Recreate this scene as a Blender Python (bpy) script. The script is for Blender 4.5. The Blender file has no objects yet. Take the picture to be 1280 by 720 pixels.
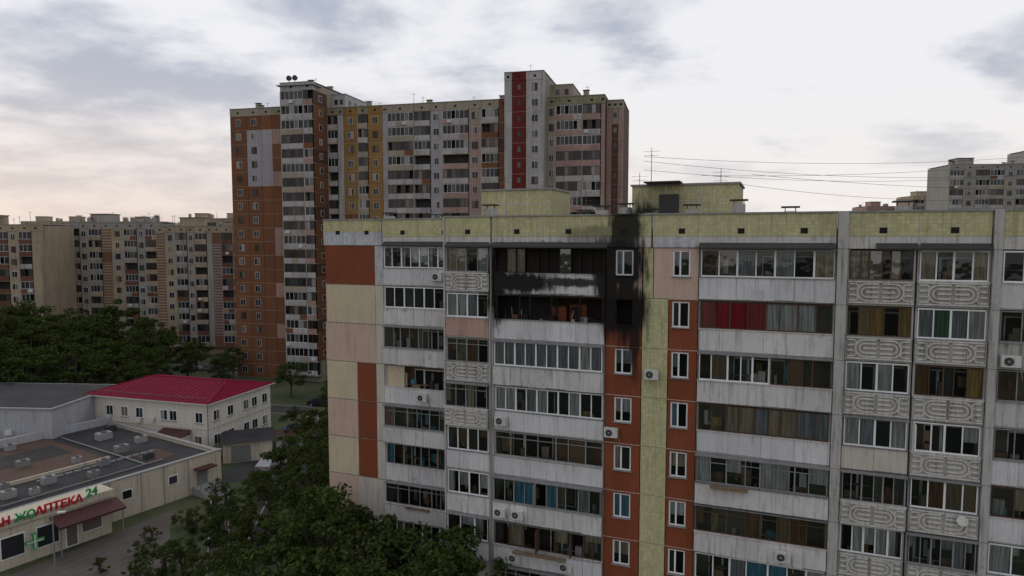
import bpy, math, random
from mathutils import Vector, Matrix
R = random.Random(7)
S = bpy.context.scene
col = S.collection

# ------------------------------------------------------------------ node helpers
def new_mat(name):
    m = bpy.data.materials.new(name); m.use_nodes = True
    nt = m.node_tree; nt.nodes.clear()
    o = nt.nodes.new('ShaderNodeOutputMaterial')
    return m, nt, o
def N(nt, t, **k):
    n = nt.nodes.new(t)
    for a, b in k.items(): setattr(n, a, b)
    return n
def L(nt, a, b): nt.links.new(a, b)
def math_(nt, op, a, b=None, clamp=False):
    n = N(nt, 'ShaderNodeMath', operation=op); n.use_clamp = clamp
    for i, v in enumerate((a, b)):
        if v is None: continue
        if isinstance(v, (int, float)): n.inputs[i].default_value = v
        else: L(nt, v, n.inputs[i])
    return n.outputs[0]
def mixc(nt, f, a, b, mode='MIX'):
    n = N(nt, 'ShaderNodeMix', data_type='RGBA', blend_type=mode)
    for i, v in ((0, f), (6, a), (7, b)):
        if isinstance(v, (int, float)): n.inputs[i].default_value = v
        elif isinstance(v, tuple): n.inputs[i].default_value = (*v[:3], 1)
        else: L(nt, v, n.inputs[i])
    return n.outputs[2]
def maprange(nt, v, a, b, c, d):
    n = N(nt, 'ShaderNodeMapRange'); n.interpolation_type = 'SMOOTHSTEP'
    L(nt, v, n.inputs[0])
    for i, x in enumerate((a, b, c, d)): n.inputs[i+1].default_value = x
    return n.outputs[0]
def noise(nt, vec, scale, detail=4, rough=.55, dist=0):
    n = N(nt, 'ShaderNodeTexNoise'); n.inputs['Scale'].default_value = scale
    n.inputs['Detail'].default_value = detail; n.inputs['Roughness'].default_value = rough
    n.inputs['Distortion'].default_value = dist
    L(nt, vec, n.inputs['Vector']); return n.outputs['Fac']

# soot deposit left by the apartment fire (building coordinates: x along facade, z height)
def make_soot():
    g = bpy.data.node_groups.new('soot_mask', 'ShaderNodeTree')
    g.interface.new_socket(name='Fac', in_out='OUTPUT', socket_type='NodeSocketFloat')
    out = g.nodes.new('NodeGroupOutput')
    tc = g.nodes.new('ShaderNodeTexCoord')
    sp = g.nodes.new('ShaderNodeSeparateXYZ'); L(g, tc.outputs['Object'], sp.inputs[0])
    mp = N(g, 'ShaderNodeMapping'); mp.inputs['Scale'].default_value = (1.6, 1.6, .6); L(g, tc.outputs['Object'], mp.inputs[0])
    nz = noise(g, mp.outputs[0], 1.2, 5, .62, .4)
    mp2 = N(g, 'ShaderNodeMapping'); mp2.inputs['Scale'].default_value = (6, 6, .5); L(g, tc.outputs['Object'], mp2.inputs[0])
    nf = noise(g, mp2.outputs[0], 1.0, 3, .7)
    nd = math_(g, 'ADD', math_(g, 'MULTIPLY', math_(g, 'SUBTRACT', nz, .5), 1.2), math_(g, 'MULTIPLY', math_(g, 'SUBTRACT', nf, .5), .9))
    blobs = [(11.85, 29.2, .85, 2.2, .97), (11.85, 27.4, 1.25, 1.7, 1.), (12.0, 24.7, 1.1, 2.1, 1.), (12.45, 23.0, .34, 2.0, .9), (4.9, 26.1, 2.6, .62, 1.),
             (3.7, 25.9, .75, 2.1, 1.), (10.75, 26.8, .8, 2.2, 1.), (7.0, 28.2, 4.3, .38, .9), (11.0, 24.9, .7, 1.6, 1.), (8.6, 26.2, 2.9, .24, .95), (7.0, 25.2, 3.8, .2, .9), (2.9, 25.6, .45, 1.2, .5), (10.2, 29.0, 1.8, .6, .5)]
    cur = None
    for cx, cz, rx, rz, st in blobs:
        a = math_(g, 'MULTIPLY', math_(g, 'SUBTRACT', sp.outputs[0], cx), 1/rx)
        b = math_(g, 'MULTIPLY', math_(g, 'SUBTRACT', sp.outputs[2], cz), 1/rz)
        d = math_(g, 'SQRT', math_(g, 'ADD', math_(g, 'MULTIPLY', a, a), math_(g, 'MULTIPLY', b, b)))
        d = math_(g, 'ADD', d, nd)
        m = maprange(g, d, .72, 1.5, st, 0)
        cur = m if cur is None else math_(g, 'MAXIMUM', cur, m)
    L(g, math_(g, 'MULTIPLY', cur, .985), out.inputs[0])
    return g
SOOT = make_soot()
KM = .92
def paint(name, c, rough=.8, var=.18, streak=.25, soot=False, tile=None, corr=False, dirt=(.085, .068, .052), sc=1.0, bump=.15, panelvar=0, km=None, spec=.25):
    c = tuple(x*(KM if km is None else km) for x in c)
    m, nt, o = new_mat(name)
    p = N(nt, 'ShaderNodeBsdfPrincipled'); p.inputs['Roughness'].default_value = rough
    p.inputs['Specular IOR Level'].default_value = spec
    tc = N(nt, 'ShaderNodeTexCoord'); V = tc.outputs['Object']
    base = c
    n1 = noise(nt, V, .55*sc, 4, .6)
    n2 = noise(nt, V, 6*sc, 3, .7)
    k = math_(nt, 'ADD', math_(nt, 'MULTIPLY', n1, var*2), math_(nt, 'MULTIPLY', n2, var))
    k = math_(nt, 'ADD', k, 1-var*1.5)
    cc = N(nt, 'ShaderNodeCombineColor')
    for i in range(3): L(nt, k, cc.inputs[i])
    cur = mixc(nt, 1.0, base, cc.outputs[0], 'MULTIPLY')
    if tile:
        b = N(nt, 'ShaderNodeTexBrick'); b.offset = 0; b.squash = 1
        mp = N(nt, 'ShaderNodeMapping'); mp.inputs['Rotation'].default_value = (math.radians(90), 0, 0)
        L(nt, V, mp.inputs[0]); L(nt, mp.outputs[0], b.inputs['Vector'])
        b.inputs['Scale'].default_value = 1; b.inputs['Brick Width'].default_value = tile; b.inputs['Row Height'].default_value = tile
        b.inputs['Mortar Size'].default_value = tile*.05; b.inputs['Color1'].default_value = (1, 1, 1, 1); b.inputs['Color2'].default_value = (.80, .80, .78, 1)
        b.inputs['Mortar'].default_value = (.72, .72, .70, 1)
        cur = mixc(nt, 1.0, cur, b.outputs['Color'], 'MULTIPLY')
    if panelvar:
        ge = N(nt, 'ShaderNodeNewGeometry')
        cur = mixc(nt, math_(nt, 'MULTIPLY', ge.outputs['Random Per Island'], panelvar), cur, (c[0]*.5, c[1]*.5, c[2]*.53))
    if streak:
        mp = N(nt, 'ShaderNodeMapping'); mp.inputs['Scale'].default_value = (5*sc, 5*sc, .35*sc); L(nt, V, mp.inputs[0])
        st = noise(nt, mp.outputs[0], 1.0, 5, .75)
        cur = mixc(nt, math_(nt, 'MULTIPLY', maprange(nt, st, .46, .76, 0, 1), streak*2.2, True), cur, dirt)
        st2 = noise(nt, V, 1.6*sc, 5, .75, .5)
        cur = mixc(nt, math_(nt, 'MULTIPLY', maprange(nt, st2, .56, .72, 0, 1), streak*1.2, True), cur, (dirt[0]*1.5, dirt[1], dirt[2]*.7))
    if soot:
        g = N(nt, 'ShaderNodeGroup'); g.node_tree = SOOT
        cur = mixc(nt, g.outputs[0], cur, (.008, .007, .006))
    L(nt, cur, p.inputs['Base Color'])
    h = n2
    if corr:
        w = N(nt, 'ShaderNodeTexWave'); w.bands_direction = 'X'; w.inputs['Scale'].default_value = 1.8; L(nt, V, w.inputs['Vector'])
        h = math_(nt, 'ADD', math_(nt, 'MULTIPLY', w.outputs['Fac'], 1.0), math_(nt, 'MULTIPLY', n2, .3))
    if corr or bump:
        bp = N(nt, 'ShaderNodeBump'); bp.inputs['Strength'].default_value = .5 if corr else bump; bp.inputs['Distance'].default_value = .04
        L(nt, h, bp.inputs['Height']); L(nt, bp.outputs[0], p.inputs['Normal'])
    L(nt, p.outputs[0], o.inputs[0])
    return m

def glass_clear(name, tint=(.8, .84, .84)):
    m, nt, o = new_mat(name)
    t = N(nt, 'ShaderNodeBsdfTransparent'); t.inputs[0].default_value = (*tint, 1)
    g = N(nt, 'ShaderNodeBsdfGlossy'); g.inputs['Roughness'].default_value = .04; g.inputs[0].default_value = (.8, .88, .95, 1)
    ge = N(nt, 'ShaderNodeNewGeometry')
    tc = N(nt, 'ShaderNodeTexCoord')
    bp = N(nt, 'ShaderNodeBump'); bp.inputs['Strength'].default_value = .15; bp.inputs['Distance'].default_value = .1
    L(nt, noise(nt, tc.outputs['Object'], .9, 2), bp.inputs['Height']); L(nt, bp.outputs[0], g.inputs['Normal'])
    f = N(nt, 'ShaderNodeFresnel'); f.inputs[0].default_value = 1.45
    k = math_(nt, 'ADD', f.outputs[0], math_(nt, 'MULTIPLY', math_(nt, 'POWER', ge.outputs['Random Per Island'], 3), .18))
    mx = N(nt, 'ShaderNodeMixShader'); L(nt, k, mx.inputs[0]); L(nt, t.outputs[0], mx.inputs[1]); L(nt, g.outputs[0], mx.inputs[2])
    L(nt, mx.outputs[0], o.inputs[0]); return m

def glass_far(name, c=(.03, .035, .04)):
    m, nt, o = new_mat(name)
    p = N(nt, 'ShaderNodeBsdfPrincipled'); ge = N(nt, 'ShaderNodeNewGeometry')
    r = N(nt, 'ShaderNodeValToRGB'); r.color_ramp.interpolation = 'CONSTANT'
    e = r.color_ramp.elements; e[0].position = 0; e[0].color = (*[x*.4 for x in c], 1); e[1].position = .35; e[1].color = (*[x*.8 for x in c], 1)
    for ps, k in ((.6, (.045, .05, .055)), (.78, (.09, .085, .08)), (.88, (.16, .14, .12)), (.95, (.26, .25, .24))):
        q = e.new(ps); q.color = (*k, 1)
    L(nt, ge.outputs['Random Per Island'], r.inputs[0]); L(nt, r.outputs[0], p.inputs['Base Color'])
    p.inputs['Roughness'].default_value = .12; p.inputs['Specular IOR Level'].default_value = .4
    L(nt, p.outputs[0], o.inputs[0]); return m

def fabric(name, c):
    m, nt, o = new_mat(name)
    p = N(nt, 'ShaderNodeBsdfPrincipled'); p.inputs['Roughness'].default_value = .95
    tc = N(nt, 'ShaderNodeTexCoord')
    mp = N(nt, 'ShaderNodeMapping'); mp.inputs['Scale'].default_value = (9, 9, .5); L(nt, tc.outputs['Object'], mp.inputs[0])
    n = noise(nt, mp.outputs[0], 1, 3)
    L(nt, mixc(nt, maprange(nt, n, .35, .7, 0, 1), tuple(x*.45 for x in c), c), p.inputs['Base Color'])  # cloth is flat: shade of the folds is painted in as darker vertical bands
    L(nt, p.outputs[0], o.inputs[0]); return m

M = {}
def P(k, c, **kw): M[k] = paint(k, c, **kw)
s = dict(soot=True)
P('concrete_white', (.50, .49, .48), streak=.34, **s)
P('parapet_white', (.73, .71, .71), streak=.30, panelvar=.38, **s)
P('parapet_siding', (.75, .74, .77), streak=.20, corr=True, panelvar=.32, **s)
P('parapet_relief', (.46, .45, .42), streak=.42, panelvar=.25)
P('relief_moulding', (.68, .66, .63), streak=.26)
P('parapet_beige', (.54, .48, .39), streak=.26)
P('parapet_pink', (.50, .33, .28), streak=.24, **s)
P('parapet_brown', (.14, .08, .06), streak=.2)
P('panel_brown', (.27, .072, .032), streak=.26, var=.28, panelvar=.35, **s)
P('panel_cream', (.63, .53, .38), streak=.14)
P('panel_pink', (.61, .45, .37), streak=.14, **s)
P('panel_pale', (.60, .55, .49), streak=.2)
P('tile_yellow', (.62, .59, .34), tile=.2, streak=.2, var=.2, **s)
P('tile_bluewhite', (.62, .64, .69), tile=.2, streak=.26)
P('seam_white', (.62, .60, .57), streak=.35, **s)
P('seam_dark', (.12, .11, .10), streak=0)
P('frame_white', (.88, .89, .91), streak=.05, rough=.4, **s)
P('frame_fire_window', (.70, .71, .73), streak=.25, rough=.4, dirt=(.02, .02, .02))
P('frame_brown', (.11, .06, .04), streak=0)
P('frame_grey', (.28, .28, .28), streak=.1)
P('frame_burnt', (.022, .02, .018), streak=0)
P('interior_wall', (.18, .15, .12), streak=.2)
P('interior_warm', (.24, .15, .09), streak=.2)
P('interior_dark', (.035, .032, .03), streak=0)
P('burnt_wall', (.018, .014, .012), streak=.3, dirt=(.005, .005, .005))
P('scorched_orange', (.20, .055, .025), streak=.6, dirt=(.012, .009, .008))
P('roof_metal_dark', (.05, .05, .052), streak=0, rough=.5)
P('flashing', (.24, .24, .25), streak=.35, rough=.5)
P('coping_grey', (.32, .32, .32), streak=.3, **s)
P('vent_void_dark', (.015, .015, .015), streak=0)
P('ac_white', (.66, .66, .64), streak=.2, rough=.5)
P('wood_sill', (.24, .17, .11), streak=.2)
P('metal_rail', (.15, .14, .13), streak=0, rough=.5)
M['glass'] = glass_clear('glass')
M['glass_far'] = glass_far('glass_far')
for k, c in dict(curtain_white=(.68, .67, .66), curtain_cream=(.52, .43, .30), curtain_grey=(.36, .37, .40), curtain_red=(.55, .008, .035),
                 curtain_blue=(.10, .34, .48), curtain_green=(.10, .22, .13), curtain_brown=(.22, .11, .055), cloth_yellow=(.50, .33, .11), cloth_pink=(.38, .2, .22), cloth_dark=(.04, .045, .06)).items():
    M[k] = fabric(k, c)
TK = dict(km=.84, sc=.35)
P('t_white', (.52, .50, .49), streak=.30, panelvar=.35, **TK)
P('t_lilac', (.42, .40, .43), streak=.25, panelvar=.2, **TK)
P('t_pink', (.44, .29, .25), streak=.25, panelvar=.25, **TK)
P('t_brown', (.23, .095, .045), streak=.25, panelvar=.35, **TK)
P('t_darkbrown', (.12, .06, .04), streak=.2, panelvar=.2, **TK)
P('t_gold', (.35, .20, .065), streak=.25, panelvar=.3, **TK)
P('t_red', (.15, .018, .016), streak=.2, **TK)
P('t_beige', (.41, .36, .28), streak=.3, panelvar=.3, **TK)
P('t_olive', (.34, .32, .21), streak=.25, tile=.6, **TK)
P('t_seam', (.48, .44, .39), streak=.25, **TK)
P('t_frame', (.68, .68, .70), streak=.1, **TK)
P('far_cream', (.47, .38, .27), streak=.3, panelvar=.35, **TK)
P('far_grey', (.39, .37, .34), streak=.3, panelvar=.35, **TK)
P('far_maroon', (.19, .08, .055), streak=.2, panelvar=.4, **TK)
P('far_stripe', (.22, .11, .07), streak=.2, **TK)
P('plaster_cream', (.58, .52, .41), streak=.24, sc=.6)
P('plaster_white', (.68, .64, .57), streak=.16, sc=.6)
P('plaster_bluegrey', (.42, .43, .46), streak=.3, sc=.6)
P('roof_crimson', (.20, .009, .032), streak=.16, rough=.75, corr=True, spec=.08)
P('roof_bitumen', (.05, .05, .055), var=.5, streak=.15, sc=.6, spec=.1)
P('roof_bitumen_brown', (.11, .07, .055), var=.5, streak=.2, sc=.6, spec=.1)
P('canopy_maroon', (.08, .03, .03), streak=.15, rough=.6)
P('sign_red', (.55, .02, .045), streak=.05, var=.1, rough=.5)
P('sign_green', (.04, .33, .11), streak=.05, var=.1, rough=.5)
P('sign_white', (.66, .64, .62), streak=.2, var=.05)
P('steel_grey', (.22, .22, .22), streak=.15, rough=.5)

# ------------------------------------------------------------------ mesh builder
class MB:
    def __init__(s): s.d = {}
    def _g(s, m): return s.d.setdefault(m, ([], []))
    def box(s, m, x0, x1, y0, y1, z0, z1):
        if x1 < x0: x0, x1 = x1, x0
        v, f = s._g(m); b = len(v)
        v += [(x0, y0, z0), (x1, y0, z0), (x1, y1, z0), (x0, y1, z0), (x0, y0, z1), (x1, y0, z1), (x1, y1, z1), (x0, y1, z1)]
        f += [tuple(b+i for i in q) for q in ((0, 1, 5, 4), (1, 2, 6, 5), (2, 3, 7, 6), (3, 0, 4, 7), (4, 5, 6, 7), (3, 2, 1, 0))]
    def poly(s, m, pts):
        v, f = s._g(m); b = len(v); v += [tuple(p) for p in pts]; f.append(tuple(range(b, b+len(pts))))
    def tube(s, m, p, q, r0, r1=None, n=8, cap=True):
        r1 = r0 if r1 is None else r1
        p = Vector(p); q = Vector(q); d = (q-p).normalized()
        a = d.orthogonal().normalized(); c = d.cross(a)
        v, f = s._g(m); b = len(v)
        for P0, r in ((p, r0), (q, r1)):
            for i in range(n):
                t = 2*math.pi*i/n; v.append(tuple(P0 + (a*math.cos(t)+c*math.sin(t))*r))
        for i in range(n): f.append((b+i, b+(i+1) % n, b+n+(i+1) % n, b+n+i))
        if cap: f.append(tuple(b+n+i for i in range(n))); f.append(tuple(b+n-1-i for i in range(n)))
    def strip(s, m, pts, w, y0, y1):   # raised moulding following path (x,z)
        for (xa, za), (xb, zb) in zip(pts, pts[1:]):
            dx, dz = xb-xa, zb-za; l = math.hypot(dx, dz)
            if l < 1e-6: continue
            nx, nz = -dz/l*w/2, dx/l*w/2
            ex, ez = dx/l*w*.2, dz/l*w*.2
            v, f = s._g(m); b = len(v)
            c = [(xa-ex-nx, za-ez-nz), (xb+ex-nx, zb+ez-nz), (xb+ex+nx, zb+ez+nz), (xa-ex+nx, za-ez+nz)]
            v += [(x, y0, z) for x, z in c]+[(x, y1, z) for x, z in c]
            f += [tuple(b+i for i in q) for q in ((0, 1, 2, 3), (0, 4, 5, 1), (1, 5, 6, 2), (2, 6, 7, 3), (3, 7, 4, 0))]
    def build(s, name, loc=(0, 0, 0), rot=0):
        e = bpy.data.objects.new(name, None); e.location = loc; e.rotation_euler = (0, 0, rot); col.objects.link(e)
        for m, (v, f) in s.d.items():
            me = bpy.data.meshes.new(m); me.from_pydata(v, [], f); me.materials.append(M[m]); me.update()
            o = bpy.data.objects.new(m+'_parts', me); o.parent = e; col.objects.link(o)
        return e

# ------------------------------------------------------------------ near apartment block
A = MB()
FH = 2.93; ZTOP = 27.43; ROWS = 9
SB = 2.05           # slab underside below window centre
TB = FH-SB          # top of storey above window centre
def arc(cx, cz, r, a0, a1, n=5):
    return [(cx+r*math.cos(math.radians(a0+(a1-a0)*i/n)), cz+r*math.sin(math.radians(a0+(a1-a0)*i/n))) for i in range(n+1)]
def relief(x0, x1, y, z0, z1):
    w = x1-x0; h = z1-z0; ya, yb = y-.07, y+.004
    cz = (z0+z1)/2; xm = (x0+x1)/2; K = 'relief_moulding'
    A.strip(K, [(x0+.05, z1-.05), (x1-.05, z1-.05)], .07, ya, yb); A.strip(K, [(x0+.05, z0+.05), (x1-.05, z0+.05)], .07, ya, yb)
    for sgn in (-1, 1):
        xe = xm+sgn*(w/2-.12)
        for r in (.37, .21):
            r = r*h
            a = arc(xm+sgn*.62, cz, r, 90, -90 if sgn > 0 else 270, 8)
            A.strip(K, [(xm+sgn*.10, cz+r)]+a+[(xm+sgn*.10, cz-r)], .085, ya, yb)
        A.strip(K, [(xm+sgn*.10, cz), (xm+sgn*.66, cz)], .085, ya, yb)
        xo = xm+sgn*1.18
        dd = 180 if sgn > 0 else -180
        for k in (-.36, -.12, .12, .36): A.strip(K, [(xo, cz+k*h), (xe, cz+k*h)], .08, ya, yb)
        A.strip(K, arc(xo, cz+.24*h, .12*h, 90, 90+dd, 5), .08, ya, yb)
        A.strip(K, arc(xo, cz-.24*h, .12*h, 90, 90+dd, 5), .08, ya, yb)
def glazing(x0, x1, y, z0, z1, fr='frame_white', cur=None, n=None, curprob=.35, transom=False, openp=.0):
    w = x1-x0; n = n or max(2, round(w/R.choice([.72, .8, .95]))); fw = .055 if fr != 'frame_white' else .075
    A.box(fr, x0, x1, y, y+.07, z0, z0+fw); A.box(fr, x0, x1, y, y+.07, z1-fw, z1)
    jit = .0 if fr == 'frame_white' and R.random() < .5 else .14
    xs = [x0+w*(i+(R.uniform(-jit, jit) if 0 < i < n else 0))/n for i in range(n+1)]
    for i, x in enumerate(xs):
        f2 = fw*(1.35 if i % 2 == 0 else .8)
        A.box(fr, max(x0, x-f2/2), min(x1, x+f2/2), y-.004, y+.074, z0+fw+.001, z1-fw-.001)
    if transom:
        zt = z1-.38; A.box(fr, x0+.01, x1-.01, y+.004, y+.066, zt-.02, zt+.02)
    pal = ['curtain_white']*4+['curtain_cream']*2+['curtain_grey', 'curtain_brown', 'cloth_dark', 'interior_warm']
    cc = cur if isinstance(cur, str) else R.choice(pal)
    for i in range(n):
        xa = xs[i]+.03; xb = xs[i+1]-.03
        if R.random() < openp:   # sash swung open
            A.box(fr, xa, xa+.05, y-(xb-xa)*.7, y-.01, z0+fw, z1-fw); continue
        dy = R.uniform(-.008, .008)
        if isinstance(cur, list) and cur[int(i*len(cur)/n)] == 'burnt_wall':   # pane lost in the fire
            A.box('burnt_wall', xa, xb, y+.25, y+.27, z0+.03, z1-.02); continue
        A.poly('glass', [(xa, y+.03+dy, z0+fw), (xb, y+.03-dy, z0+fw), (xb, y+.034-dy, z1-fw), (xa, y+.034+dy, z1-fw)])
        if isinstance(cur, list):
            k = cur[int(i*len(cur)/n)]
            if k: A.box(k, xa-.02, xb+.02, y+.12, y+.135, z0+.03, z1-.05)
            continue
        if R.random() < .12 and fr != 'frame_burnt': cc = R.choice(pal)
        if R.random() < curprob:
            t = R.random()
            za = z0+.03 if t < .5 else z0+(z1-z0)*R.uniform(.2, .7)
            xc = xb if R.random() < .6 else xa+(xb-xa)*R.uniform(.3, .8)
            A.box(cc, xa, xc, y+.14, y+.155, za, z1-.05)
def ac(x, y, z):
    A.box('ac_white', x-.4, x+.4, y-.36, y-.06, z-.28, z+.28)
    A.tube('vent_void_dark', (x-.1, y-.352, z), (x-.1, y-.366, z), .21, n=14)
    A.tube('frame_grey', (x-.1, y-.362, z), (x-.1, y-.374, z), .06, n=8)
    for k in (-.14, -.07, 0, .07, .14):
        A.box('frame_grey', x-.31, x+.11, y-.372, y-.368, z+k-.006, z+k+.006)
    A.box('metal_rail', x-.35, x-.31, y-.34, y+.0, z-.32, z-.285); A.box('metal_rail', x+.31, x+.35, y-.34, y+.0, z-.32, z-.285)
    A.tube('frame_grey', (x+.4, y-.1, z), (x+.55, y-.07, z-.9), .02, n=5)
CL = ['wood_sill', 'curtain_grey', 'curtain_cream', 'curtain_brown', 'interior_warm', 'curtain_white', 'frame_grey', 'cloth_dark', 'cloth_yellow', 'wood_sill', 'curtain_blue', 'parapet_brown']
def clutter(x0, x1, y, zf):
    for _ in range(int((x1-x0)*R.uniform(.6, 1.5))):
        x = R.uniform(x0+.15, x1-.6); w = R.uniform(.12, .6); h = R.uniform(1.0, 1.95); yy = y+R.uniform(.15, .8)
        A.box(R.choice(CL), x, x+w, yy, yy+.25, zf, zf+h)
    for _ in range(int((x1-x0)*R.uniform(.3, 1.0))):
        x = R.uniform(x0+.15, x1-.6); w = R.uniform(.15, .5); yy = y+R.uniform(.1, .9)
        A.box(R.choice(CL), x, x+w, yy, yy+.03, zf+R.uniform(1.1, 1.7), zf+2.2)
    if R.random() < .4:
        z = zf+R.uniform(1.3, 1.8); A.box('wood_sill', x0+.2, x0+(x1-x0)*.5, y+.5, y+.8, z, z+.03)
def laundry(x0, x1, y, ztop):
    for q in (.3, .5): A.tube('metal_rail', (x0+.1, y-q, ztop), (x1-.1, y-q, ztop), .01, n=4)
    for xx in (x0+.1, (x0+x1)/2, x1-.1): A.tube('metal_rail', (xx, y-.05, ztop-.05), (xx, y-.55, ztop), .012, n=4)
def loggia(x0, x1, y, zc, par='parapet_white', fr='frame_white', cur=None, glaz=True, cp=.35, transom=False, rel=False, burnt=0, openp=0., split=0, laund=False, nn=None, out=0.):
    zb = zc-SB
    A.box('concrete_white', x0, x1, y-.03, y+1.3, zb, zb+.15)                      # slab
    A.box('seam_dark', x0, x1, y-.032, y-.0, zb-.02, zb-.001)
    zf = zb+.15
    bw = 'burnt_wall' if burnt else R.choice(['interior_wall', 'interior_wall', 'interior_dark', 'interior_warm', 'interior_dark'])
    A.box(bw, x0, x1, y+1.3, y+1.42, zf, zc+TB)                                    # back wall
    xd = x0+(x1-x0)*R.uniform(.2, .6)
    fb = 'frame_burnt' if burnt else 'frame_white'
    A.box(fb, xd-.06, xd+1.9, y+1.22, y+1.29, zf+.85, zc+.45); A.box('vent_void_dark', xd, xd+1.84, y+1.20, y+1.215, zf+.92, zc+.38)
    A.box(fb, xd-.86, xd-.07, y+1.22, y+1.29, zf+.02, zc+.45); A.box('vent_void_dark', xd-.80, xd-.13, y+1.20, y+1.215, zf+.6, zc+.38)
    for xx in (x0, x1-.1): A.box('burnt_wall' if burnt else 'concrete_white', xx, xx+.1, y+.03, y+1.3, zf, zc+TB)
    zp0 = zb+.10; zp1 = zc-.76
    yo = y-out
    if out > 0:   # enlarged balcony on brackets with its own sheet-metal apron
        A.box('flashing', x0+.04, x1-.04, yo-.08, y-.035, zp0-.04, zp0-.001)
        for xx in (x0+.04, x1-.08): A.box(par, xx, xx+.04, yo+.001, y-.001, zp0, zp1)
        for xx in (x0+.08, x1-.12): A.box('glass_far', xx, xx+.03, yo+.06, y-.001, zp1+.05, zc+.75)
        A.poly('flashing', [(x0, yo-.14, zc+.83), (x1, yo-.14, zc+.83), (x1, y+.0, zc+.92), (x0, y+.0, zc+.92)])
        A.box('flashing', x0, x1, yo-.15, yo-.135, zc+.79, zc+.84)
    npan = 1 if rel else max(1, round((x1-x0)/R.choice([1.0, 1.2, 1.8])))
    for i in range(npan):
        a = x0+.02+(x1-x0-.04)*i/npan; b = x0+.02+(x1-x0-.04)*(i+1)/npan
        g = .0 if rel else .006
        A.box(par, a+g, b-g, yo-.09+R.uniform(-.01, .01), yo+.0, zp0+(R.uniform(-.03, .03) if not rel else 0), zp1+R.uniform(-.01, .0))
    A.box(R.choice(['coping_grey', 'flashing', 'seam_white']), x0, x1, yo-.14, yo+.05, zp1+.001, zp1+.045)
    if rel: relief(x0+.02, x1-.02, yo-.096, zp0, zp1)
    if glaz:
        g0 = zp1+.05; g1 = zc+.83
        if split:
            xm = x0+(x1-x0)*split
            glazing(x0+.1, xm-.04, yo-.02, g0, g1, fr, cur, curprob=cp, transom=transom, openp=openp)
            A.box('concrete_white', xm-.04, xm+.04, yo-.03, yo+.3, g0, g1)
            glazing(xm+.04, x1-.1, yo-.02, g0, g1, R.choice(['frame_white', 'frame_brown', 'frame_white']), None, curprob=cp, openp=openp)
        else:
            glazing(x0+.1, x1-.1, yo-.02, g0, g1, fr, cur, curprob=cp, transom=transom, openp=openp, n=nn)
    if not burnt: clutter(x0+.1, x1-.1, y, zf)
    if laund: laundry(x0, x1, yo, zp1+.1)
def wallwin(x0, x1, y, zc, mat, wx0, wx1, h=1.45, fr='frame_white', burnt=False, cur=None, zoff=0):
    z0 = zc-SB+.02; z1 = zc+TB-.02; wz0 = zc-h/2+zoff; wz1 = zc+h/2+zoff
    A.box(mat, x0+.03, wx0, y, y+.3, z0, z1); A.box(mat, wx1, x1-.03, y, y+.3, z0, z1)
    A.box(mat, wx0, wx1, y, y+.3, z0, wz0); A.box(mat, wx0, wx1, y, y+.3, wz1, z1)
    A.box('vent_void_dark', wx0-.2, wx1+.2, y+1.2, y+1.3, z0, z1)  # near-black sheet behind the window: shade of the room put into its colour
    A.box('coping_grey', wx0-.06, wx1+.06, y-.1, y+.1, wz0-.04, wz0+.0)
    if burnt:
        A.box('frame_burnt', wx0, wx0+.06, y+.1, y+.16, wz0, wz1); A.box('frame_burnt', wx1-.06, wx1, y+.1, y+.16, wz0, wz1)
        return
    f = .085; ya, yb = y+.06, y+.13; xm = wx0+(wx1-wx0)*.42
    A.box(fr, wx0, wx1, ya, yb, wz0+.001, wz0+f); A.box(fr, wx0, wx1, ya, yb, wz1-f, wz1)
    for a, b in ((wx0, wx0+f), (xm-.045, xm+.045), (wx1-f, wx1)): A.box(fr, a, b, ya-.003, yb+.003, wz0+f, wz1-f)
    A.poly('glass', [(wx0+f, y+.10, wz0+f), (xm, y+.10, wz0+f), (xm, y+.105, wz1-f), (wx0+f, y+.104, wz1-f)])
    A.poly('glass', [(xm, y+.10, wz0+f), (wx1-f, y+.102, wz0+f), (wx1-f, y+.106, wz1-f), (xm, y+.105, wz1-f)])
    if cur or R.random() < .8:
        c = cur or R.choice(['curtain_white', 'curtain_white', 'curtain_cream', 'curtain_grey'])
        xb = wx1-.02 if R.random() < .5 else xm
        A.box(c, wx0+.02, xb, y+.2, y+.215, wz0+(0 if R.random() < .6 else .6), wz1)

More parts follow.
